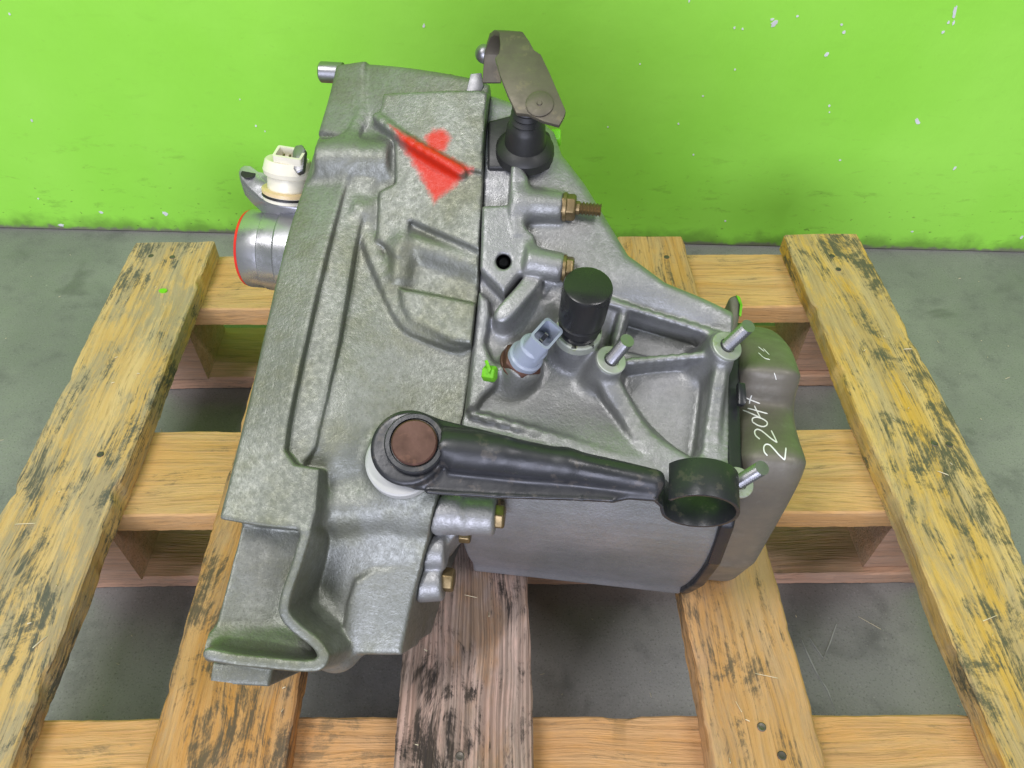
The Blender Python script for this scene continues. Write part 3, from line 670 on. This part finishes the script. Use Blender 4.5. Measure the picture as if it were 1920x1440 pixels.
# plug boss and switch seat
PD = Vector((3, 14, 38)).normalized()
PB = Vector((55.8,11.5,-6.0))
case.cyl(tuple(PB-PD*36), tuple(PB+PD*2), 14, 6, 12)
case.cyl(tuple(PB+PD*-4), tuple(PB+PD*6), 9, .5, None, .5, True)
SWP = Vector((26.7,-7.0,-8.0)); SWD = Vector((5, 7, 10)).normalized()
case.cyl(tuple(SWP-SWD*30), tuple(SWP-SWD*1), 13, 6, 12)
# lugs on the joint face and lower lip
case.cyl((-18.8,-98.6,-24.0), (0.7,-96.1,-22.0), 13.5, 2)
case.cyl((-0.9,-98.1,-22.0), (18.3,-97.3,-22.0), 11.6, 3)
case.cyl((-25.7,-120.7,-40.0), (-10.3,-119.1,-40.0), 11.5, 4)
case.cyl((-27.8,-140.5,-48.0), (-11.2,-137.5,-48.0), 12, 4)
case.wall([(-3.7,-104.5,-30.0),(-9.8,-111.0,-34.0),(-13.9,-119.5,-34.0)], 6, 30)
case.slab([(-80, -215)]+[(x+.12, y) for x, y in JOINT]+[(-80, 215)], -300, 200, .5, .5, True)
case.slab([(146.5, -215), (220, -215), (220, 215), (146.5, 215)], -300, 200, .5, .5, True)
case.deck()
co = case.mesh('gear_case', M['case'])
# ================================================================ end cover, its black band and the marker number
cov = Field((140, -150, -235), (200, 110, 40), 1.25)
CPROF = sm([(40, -140), (50, -90)]+[(33.3,-50.0),(13.7,-27.8),(2.8,-20.4),(-6.8,-27.8),(-15.4,-33.4),(-30.1,-22.4),(-46.0,-7.0),(-57.6,-9.8),(-73.8,-34.6),(-111.4,-113.6)], 5)+[(-122, -165), (-120, -195), (-40, -240), (60, -240)]
cov.prof(CPROF, 151, 191, 1, 8)
cov.deck(2)
cover = cov.mesh('end_cover', M['cover'], label='dark grey stamped end cover with a number written in white marker')
bnd = Field((138, -150, -235), (160, 100, 40), 1.0)
BPROF = [(62, -95), (26, -33), (-20, -21.5), (-65, -5.5), (-90, -21.5), (-111, -55), (-125.5, -105), (-133, -158), (-134, -182), (-40, -242), (84, -242)]
bnd.prof(BPROF, 145.5, 153.5, .6, .8)
bnd.deck(1)
band = bnd.mesh('sealing_band', M['gasket'])
plate('clip', [(150.1,-7.1,-14.0), (154.3,-7.3,-14.0), (155.2,-18.3,-12.0), (154.1,-20.9,-12.0), (150.5,-20.6,-12.0)], (0, 0, 1), 6, M['gasket'], band, .8)
bpy.context.view_layer.update()
def on_cover(pts):
    out = []
    for i, (x, y) in enumerate(pts):
        h = cover.ray_cast(Lc((x, y, 60)), Vector((0, 0, -1)), distance=.2)
        out.append(h[1]+Vector((0, 0, .00015)) if h[0] else Lc((x, y, -8)))
    return out
def script(pts, w=.75):
    P = on_cover(sm(pts, 3)); Q = []
    for p, q in zip(P[:-1], P[1:]):
        Q += [p, p.lerp(q, .5)]
    stroke(Q+[P[-1]], w/1000, .0002, (0, 0, 1), 'marker_stroke', M['ink'], cover)
for s_ in ([(166.1,-49.5),(164.5,-47.5),(164.4,-44.7),(165.8,-42.7),(167.9,-42.8),(169.8,-45.1),(172.3,-48.3),(175.4,-51.0)], [(175.4,-51.0),(175.9,-47.3),(176.7,-43.5)],
           [(163.3,-39.5),(161.7,-37.2),(161.6,-34.4),(163.0,-32.7),(165.1,-33.1),(167.3,-35.4),(169.6,-38.3),(172.4,-40.8)], [(172.4,-40.8),(171.9,-36.8),(171.2,-32.5)],
           [(161.6,-27.5),(162.1,-25.2),(164.2,-24.1),(167.3,-24.7),(169.8,-26.7),(169.5,-28.9),(167.2,-30.4),(164.1,-29.7),(161.6,-27.5)],
           [(157.6,-19.3),(162.0,-21.7),(166.6,-24.2)], [(166.6,-24.2),(165.6,-20.5),(164.2,-16.1)], [(160.3,-18.1),(165.5,-19.5),(171.4,-20.9)],
           [(157.8,-16.1),(157.0,-13.3),(156.0,-10.2)], [(156.0,-10.2),(161.3,-12.6),(167.5,-14.6)], [(161.4,-15.1),(161.6,-12.9),(162.1,-10.3)]):
    script(s_)
for s_ in ([(165.5,20.9),(168.2,17.2)], [(168.1,19.8),(170.7,14.8)], [(164.5,15.9),(167.1,11.8),(170.2,10.8)], [(171.8,1.9),(173.8,-1.8)]):
    script(s_, .45)

# ================================================================ studs of the mounting face
for S_, hw in ((S1, 9.0), (S2, 9.2), (S3, 8.8)):
    st = stud(S_, SD, 4.0, 24, 'zinc')
    lathe('washer', Vector(S_), SD, [(-.6, hw), (1.0, hw), (1.4, hw-.5), (1.4, 4.6), (.4, 4.4)], M['zincwash'], 30, st)
# support bracket bolts
AD = Vector((1, 0, 0))
bp = Vector((40.8,86.1,2.0))
b_ = hexbolt(bp, AD, 14, 7, 'brass', 'nut', None, 8.6, .3); stud(bp+AD*6, Vector((1, -.03, 0)), 4, 16, 'brass', 'stud')
hexbolt(Vector((44.0,48.4,0.0)), AD, 13, 6, 'brass', 'bolt', None, 8.2, .1)
gbolt = hexbolt(Vector((5.7,-17.1,-6.0)), Vector((1, -.1, .25)), 8.5, 5.5, 'greenp', 'bolt', None, None, .2)
gbolt['label'] = 'bolt head daubed with fluorescent green paint'
plate('paint_run', [(3.5,-10.6,-2.0), (5.4,-10.1,-1.0), (8.4,-16.0,1.0), (7.2,-18.6,1.0)], (0, 0, 1), 1.5, M['greenp'], gbolt, .4)
hexbolt(Vector((18.6,-97.3,-22.0)), AD, 13, 5, 'brass', 'bolt', None, None, .5)
hexbolt(Vector((-10.6,-136.8,-48.0)), AD, 13, 6, 'brass', 'bolt', None, None, .2)
hexbolt(Vector((-1.8,-109.4,-40.0)), AD, 9, 5, 'brass', 'bolt')
hexbolt(Vector((-37.1,162.5,-6.0)), Vector((.1, 1, .1)), 15, 8, 'brass', 'bolt', None, 9, .3)
gb2 = hexbolt(Vector((29.9,139.9,-14.0)), Vector((1, .1, 0)), 10, 4, 'greenp', 'bolt', None, None, .1); gb2['label'] = 'bolt head daubed with fluorescent green paint'
rb = plate('case_lug', [(146.1,51.3,-34.0), (151.8,53.9,-34.0), (154.3,48.5,-34.0), (152.8,36.8,-32.0), (150.4,23.1,-30.0), (146.0,21.4,-30.0), (145.1,31.0,-31.0), (147.8,39.1,-32.0)], (0, .2, 1), 16, M['cover'], None, 2.5, None, 3)
plate('paint_dab', [(150.3,52.7,-33.0), (153.0,51.5,-33.0), (154.6,45.8,-32.0), (153.8,37.9,-31.0), (152.4,39.2,-31.0), (152.8,46.0,-31.0)], (0, 0, 1), 2, M['greenp'], rb, .6)

# ================================================================ black plug and reversing-light switch
PDn = PD
plug = lathe('breather_plug', PB, PDn, [(-6, 8.5), (3, 8.5), (3.5, 11.5), (5, 11.5), (6, 9.8), (8, 9.8), (9, 12.4), (14, 12.6), (14.8, 11.6), (16.4, 11.6), (17.2, 13.2), (42, 13.6), (43.5, 13.1), (44, 12.2), (43.8, .5)], M['plasticb'], 40)
lathe('collar', PB, PDn, [(-3, 13.6), (2.2, 13.6), (3, 12.8), (3, 8)], M['zincwash'], 32, plug)
du, uu, wu = frame_of(PDn)
for i in range(7):
    th = 2*math.pi*i/7+.3; c_ = PB+PDn*3+(uu*math.cos(th)+wu*math.sin(th))*11.6
    plate('tooth', [c_+uu*x+wu*y for x, y in ((-1.6, -1.6), (1.6, -1.6), (1.6, 1.6), (-1.6, 1.6))], PDn, 2.5, M['plasticb'], plug, .3)
SWX = Vector((14, 11, 30)).normalized(); SW0 = Vector((23.5,-8.3,-12.0))
sw = hexbolt(SW0, SWX, 22, 7, 'rust', 'light_switch', None, 12.6, .35); sw['label'] = 'reversing light switch with blue grey plug socket'
lathe('switch_body', SW0+SWX*5, SWX, [(0, 10.4), (5, 10.4), (6, 9.4), (6, 8.8), (16, 8.6), (17.5, 7.4), (17.5, .5)], M['bluegrey'], 32, sw)
def tube_section(name, base, d, side, sec, inner, h, mat, parent, floor=3):
    d = d.normalized(); s_ = (side-d*side.dot(d)).normalized(); t_ = d.cross(s_); n = len(sec); vs = []; fs = []
    for (ring, hh) in ((sec, 0), (sec, h), (inner, h), (inner, floor)):
        vs += [base+s_*x+t_*y+d*hh for x, y in ring]
    for j in range(3): fs += [(j*n+i, j*n+(i+1) % n, (j+1)*n+(i+1) % n, (j+1)*n+i) for i in range(n)]
    fs += [tuple(range(n)), tuple(3*n+i for i in range(n))]
    o = part(name, vs, fs, mat, parent, 40); return o, s_, t_
def rrect(w, h, r_, notch=None, k=4):
    p = []
    for cx, cy, a0 in ((w-r_, h-r_, 0), (-w+r_, h-r_, 90), (-w+r_, -h+r_, 180), (w-r_, -h+r_, 270)):
        for i in range(k+1): t = R(a0+90*i/k); p.append((cx+r_*math.cos(t), cy+r_*math.sin(t)))
    return p
base = SW0+SWX*16
sec = rrect(9.6, 6.4, 2.6); inn = [(x*.84, y*.78) for x, y in sec]
soc, s_, t_ = tube_section('socket', base+Vector((2.5, 2.0, 0)), SWX, Vector((.6, 1, -.4)), sec, inn, 16, M['bluegrey'], sw, 5)
for q in (-3, 3):
    c_ = base+Vector((2.5, 2, 0))+s_*q
    plate('pin', [c_+s_*x+t_*y+SWX*12 for x, y in ((-.5, -1.2), (.5, -1.2), (.5, 1.2), (-.5, 1.2))], SWX, 8, M['zinc'], soc, .1)

# ================================================================ clutch release lever
lev = Field((-84, -112, -4), (112, 28, 46), 1.0)
HC = (-28.9,-67.7,20.0)
lev.cyl((HC[0], HC[1], 14.5), (HC[0], HC[1], 23), 20.5, 1, None, 1.2)
lev.slab([(-30.4,-48.0),(-17.0,-49.6),(8.2,-53.4),(54.8,-61.2),(85.2,-65.0),(105.2,-68.9),(105.0,-82.5),(90.2,-82.9),(82.6,-85.1),(64.6,-85.5),(20.7,-88.1),(-23.4,-89.2),(-34.9,-79.8),(-37.6,-59.8)], 14, 18.5, 3, 1)
lev.slab([(-11.1,-54.7),(8.6,-55.1),(54.9,-62.6),(103.9,-69.5),(103.8,-76.2),(71.6,-77.7),(34.0,-78.5),(-5.8,-78.2)], 12, [(-7.9,-67.8,32.0),(103.6,-73.4,22.0),(-10.3,-55.4,27.0),(104.1,-69.3,20.0),(-7.3,-78.9,27.0),(104.1,-76.5,20.0)], 3, 5)
lev.chain([(-8.3,-65.6,24.0),(21.4,-66.0,23.0),(55.4,-67.5,21.0),(102.2,-72.0,17.0)], 8.5, 5, 6)
lev.wall([(-16.2,-89.8,19.5),(20.7,-88.3,19.2),(65.4,-85.1,19.0),(82.1,-84.2,19.0)], 1.8, 4, 1, .4)
lev.cyl((*(-24.0,-66.9,22.0)[:2], 10), (*(-24.0,-66.9,22.0)[:2], 31), 14.5, 1, None, .6, True)
lever = lev.mesh('release_lever', M['black'], label='black pressed steel clutch release lever with a hooked end')
PVD = Vector((.04, .05, 1)).normalized(); pc = Vector((-24.9,-66.2,16.0))
lathe('collar', pc, PVD, [(0, 16.2), (12, 16.2), (13, 15.4), (13, 13.2), (11.4, 12.8), (11.4, .5)], M['black'], 44, lever)
lathe('shaft_end', pc, PVD, [(6, 12.2), (13.6, 12.2), (14.4, 11.4), (14.5, .5)], M['rust'], 44, lever)
lathe('nylon_bush', Vector((-34.3,-74.7,6.0)), Vector((.1, .12, 1)), [(-3, 19.6), (5.2, 19.6), (6.2, 18.6), (6.2, 2)], M['white'], 48)
# open ring at the lever's end: one bent strip
hc = Vector((127.1,-75.5,12.0)); hx = Vector((0, math.cos(R(21)), -math.sin(R(21)))); hm = Vector((0, math.sin(R(21)), math.cos(R(21))))
vs = []; fs = []; ks = 46
path = [(-24.5, 4.5), (-22.2, .5)]
for i in range(ks+1):
    th = R(188+i*(322)/ks); path.append((19.4*math.cos(th), 19.4*math.sin(th)))
for i, (pa, pm) in enumerate(path):
    a_, b_2 = path[max(0, i-1)], path[min(len(path)-1, i+1)]; tx, ty = b_2[0]-a_[0], b_2[1]-a_[1]; l_ = math.hypot(tx, ty); nx_, ny_ = ty/l_, -tx/l_
    wd = 10.6 if i > 4 else 7.5+i*.6
    for (o_, e_) in ((1.0, -wd), (1.0, wd), (-1.0, wd), (-1.0, -wd)):
        vs.append(hc+AD*(pa+nx_*o_)+hm*(pm+ny_*o_)+hx*e_)
for i in range(len(path)-1):
    for j in range(4): fs.append((4*i+j, 4*i+(j+1) % 4, 4*(i+1)+(j+1) % 4, 4*(i+1)+j))
fs += [(0, 1, 2, 3), tuple(len(vs)-4+j for j in range(4))]
part('hook', vs, fs, M['black'], lever, 40, .3, 2)

# ================================================================ shift lever, boot and tab
BTP = Vector((13.9,119.0,3.0)); BTD = Vector((.06, .32, 1)).normalized()
case_top = plate('boot_plate', [(-10.7,137.5,5.0), (3.7,142.8,5.0), (27.4,133.6,4.0), (31.7,122.4,3.0), (29.6,111.0,3.0), (20.5,105.6,4.0), (9.2,107.0,5.0), (-7.5,105.8,5.0)], (0, 0, 1), 12, M['rubber'], None, 2, None, 3)
boot = lathe('boot', BTP, BTD, [(-2, 17.5), (4, 17.5), (6.5, 15.5), (8, 12.4), (20, 11.2), (22, 10.2), (24, 8.2), (26, 9.8), (28, 7.8), (30, 9.2), (32, 7.6), (34, 8.8), (36, 7.6), (48, 7.4), (48, .5)], M['rubber'], 36)
rows = [[(-14.6,155.0,16.0),(-3.4,155.8,16.0)], [(-14.6,163.4,19.0),(-4.1,164.1,19.0)], [(-14.3,170.0,24.0),(-5.1,170.5,24.0)], [(-12.6,172.8,31.0),(-4.9,174.0,31.0)], [(-10.3,172.7,39.0),(-3.0,173.8,39.0)], [(-7.3,171.2,44.0),(1.6,171.4,44.0)],
        [(-3.6,167.8,47.0),(9.6,168.9,47.0)], [(-1.9,158.9,49.0),(14.0,161.9,49.0)], [(-1.7,152.5,50.0),(17.3,155.7,50.0)], [(-3.7,149.4,50.0),(21.5,153.0,50.0)], [(0.6,137.7,51.0),(27.3,141.7,51.0)], [(5.8,126.3,52.0),(32.8,130.0,52.0)], [(11.9,115.1,52.0),(38.5,118.2,52.0)], [(18.3,114.9,52.0),(37.9,114.9,52.0)], [(26.8,111.3,52.0),(35.6,109.4,52.0)]]
vs = []; fs = []
mid = [(Vector(a_)+Vector(b_2))/2 for a_, b_2 in rows]
for i, (a_, b_2) in enumerate(rows):
    t_ = (mid[min(i+1, len(mid)-1)]-mid[max(i-1, 0)]).normalized(); s_ = (Vector(b_2)-Vector(a_)).normalized(); nn = s_.cross(t_).normalized()
    if i == 0: sgn = 1
    for q, e in ((a_, 0), (b_2, 0), (b_2, 1), (a_, 1)): vs.append(Vector(q)+nn*(3.0*e))
for i in range(len(rows)-1):
    for j in range(4): fs.append((4*i+j, 4*i+(j+1) % 4, 4*(i+1)+(j+1) % 4, 4*(i+1)+j))
fs += [(0, 1, 2, 3), tuple(len(vs)-4+j for j in range(4))]
sl_ = part('shift_lever', vs, fs, M['steel_dark'], None, 40, .5, 2, 'bent steel shift lever arm on top of the gearbox')
lathe('weld_disc', Vector((24.0,121.0,50.0)), (0, 0, 1), [(0, 7.6), (3.0, 7.6), (3.5, 6.8), (3.3, 1.6), (4.0, 1.2), (4.0, .2)], M['steel_dark'], 30, sl_)
ball = Vector((-15.2,172.4,20.0))
lathe('ball_pin', ball-Vector((5.6, 0, 0)), (1, 0, 0), [(5.6-5.6*math.cos(R(t)), max(.1, 5.6*math.sin(R(t)))) for t in range(0, 150, 12)]+[(12, 2.6)], M['zinc'], 24, sl_, 60)
plate('cable_tab', [(-25.9,151.9,8.0), (-23.6,164.0,12.0), (-16.8,165.2,12.0), (-14.9,157.9,10.0), (-16.7,151.8,8.0)], (0, .3, 1), 2.5, M['zinc'], None, .5)

# ================================================================ bell mouth side: dowel, output tube, speed sensor
lathe('dowel', Vector((-124.8,184.1,-26.0)), (-1, 0, 0), [(-8, 6.8), (7, 6.8), (8, 5.8), (8, 3.6), (3, 3.4)], M['zinc'], 28)
oc = Vector((-182.3,75.4,-52.0)); oc.z = -80
out = lathe('output_tube', oc, (1, 0, 0), [(0, 24), (0, 27), (1, 27.6), (14, 27.6), (15, 28.6), (26, 29.4), (28, 31.5), (44, 32.5), (44, 1)], M['alu'], 56)
lathe('oil_seal', oc, (1, 0, 0), [(-1.6, 21), (-1.6, 26.8), (.4, 27.4), (.4, 21)], M['redp'], 48, out)
LZ = -48
lug = [(-187.4,118.2,-48.0), (-186.9,121.9,-48.0), (-184.3,124.1,-48.0), (-179.3,124.0,-48.0), (-172.9,120.1,-48.0), (-144.2,118.2,-48.0), (-137.9,94.3,-48.0), (-155.3,95.3,-48.0), (-168.0,99.0,-48.0), (-179.4,107.6,-48.0), (-184.9,112.8,-48.0)]
up_ = Vector((.05, .45, 1)).normalized()
lg = plate('sensor_lug', lug, up_, 15, M['alu'], out, 1.6, None, 3)
lathe('hole_shade_disc', Vector((-179.7,117.6,-48.0))-up_*3, up_, [(0, 3.9), (3.2, 3.9), (3.2, 5.2), (3.4, 5.0), (3.4, .2)], M['dark'], 22, lg)  # black disc on the solid lug, painted as the shade of a bolt hole
sn = Vector((-149.1,104.7,-47.0)); sd = Vector((.10, .72, .62)).normalized()
sen = lathe('speed_sensor', sn, sd, [(-4, 16.5), (.5, 16.5), (1, 14.5), (2, 14.5), (2, 13.4), (12, 13.4), (13, 15.6), (16, 16.4), (17, 16), (22, 15), (23, 14), (23, .5)], M['cream'], 40, out); sen['label'] = 'cream plastic speed sensor with socket'
lathe('o_ring', sn-sd*2.5, sd, [(0, 15), (1, 17.2), (2.2, 17.2), (3.2, 15)], M['rubber'], 40, sen)
lathe('sensor_flange', sn, sd, [(.6, 14), (.6, 17.2), (2.8, 17.2), (3.2, 16.4), (3.2, 11)], M['amberp'], 40, sen)
soc2, s_, t_ = tube_section('sensor_socket', sn+sd*24+Vector((3, 0, 0)), sd, Vector((1, 0, 0)), rrect(9.5, 6.5, 1.4), rrect(7.6, 4.8, .8), 8, M['cream'], sen, 2) if False else (None, None, None)
def socket_box(name, base, d, side, w, h, hh, mat, parent):
    sec = rrect(w, h, 1.5); inn = rrect(w-1.7, h-1.7, .8); return tube_section(name, base, d, side, sec, inn, hh, mat, parent, hh-6)
sb, s_, t_ = socket_box('sensor_socket', sn+sd*16+Vector((4, -1, 4)), Vector((.1, .5, .85)), Vector((1, 0, 0)), 9.5, 6.6, 12, M['cream'], sen)
for q in (-4, 0, 4):
    c_ = sn+sd*16+Vector((4, -1, 4))+s_*q+Vector((.1, .5, .85)).normalized()*10
    plate('pin', [c_+s_*x+t_*y for x, y in ((-.5, -1), (.5, -1), (.5, 1), (-.5, 1))], Vector((.1, .5, .85)), 3.5, M['brass'], sb, .1)
plate('retaining_tab', [(-141.2,123.5,-24.0), (-140.2,128.2,-24.0), (-135.7,129.3,-24.0), (-132.9,125.7,-24.0), (-131.9,111.2,-24.0), (-135.8,108.7,-24.0), (-139.8,112.9,-24.0)], (-.2, .2, 1), 4, M['zinc'], None, .9)
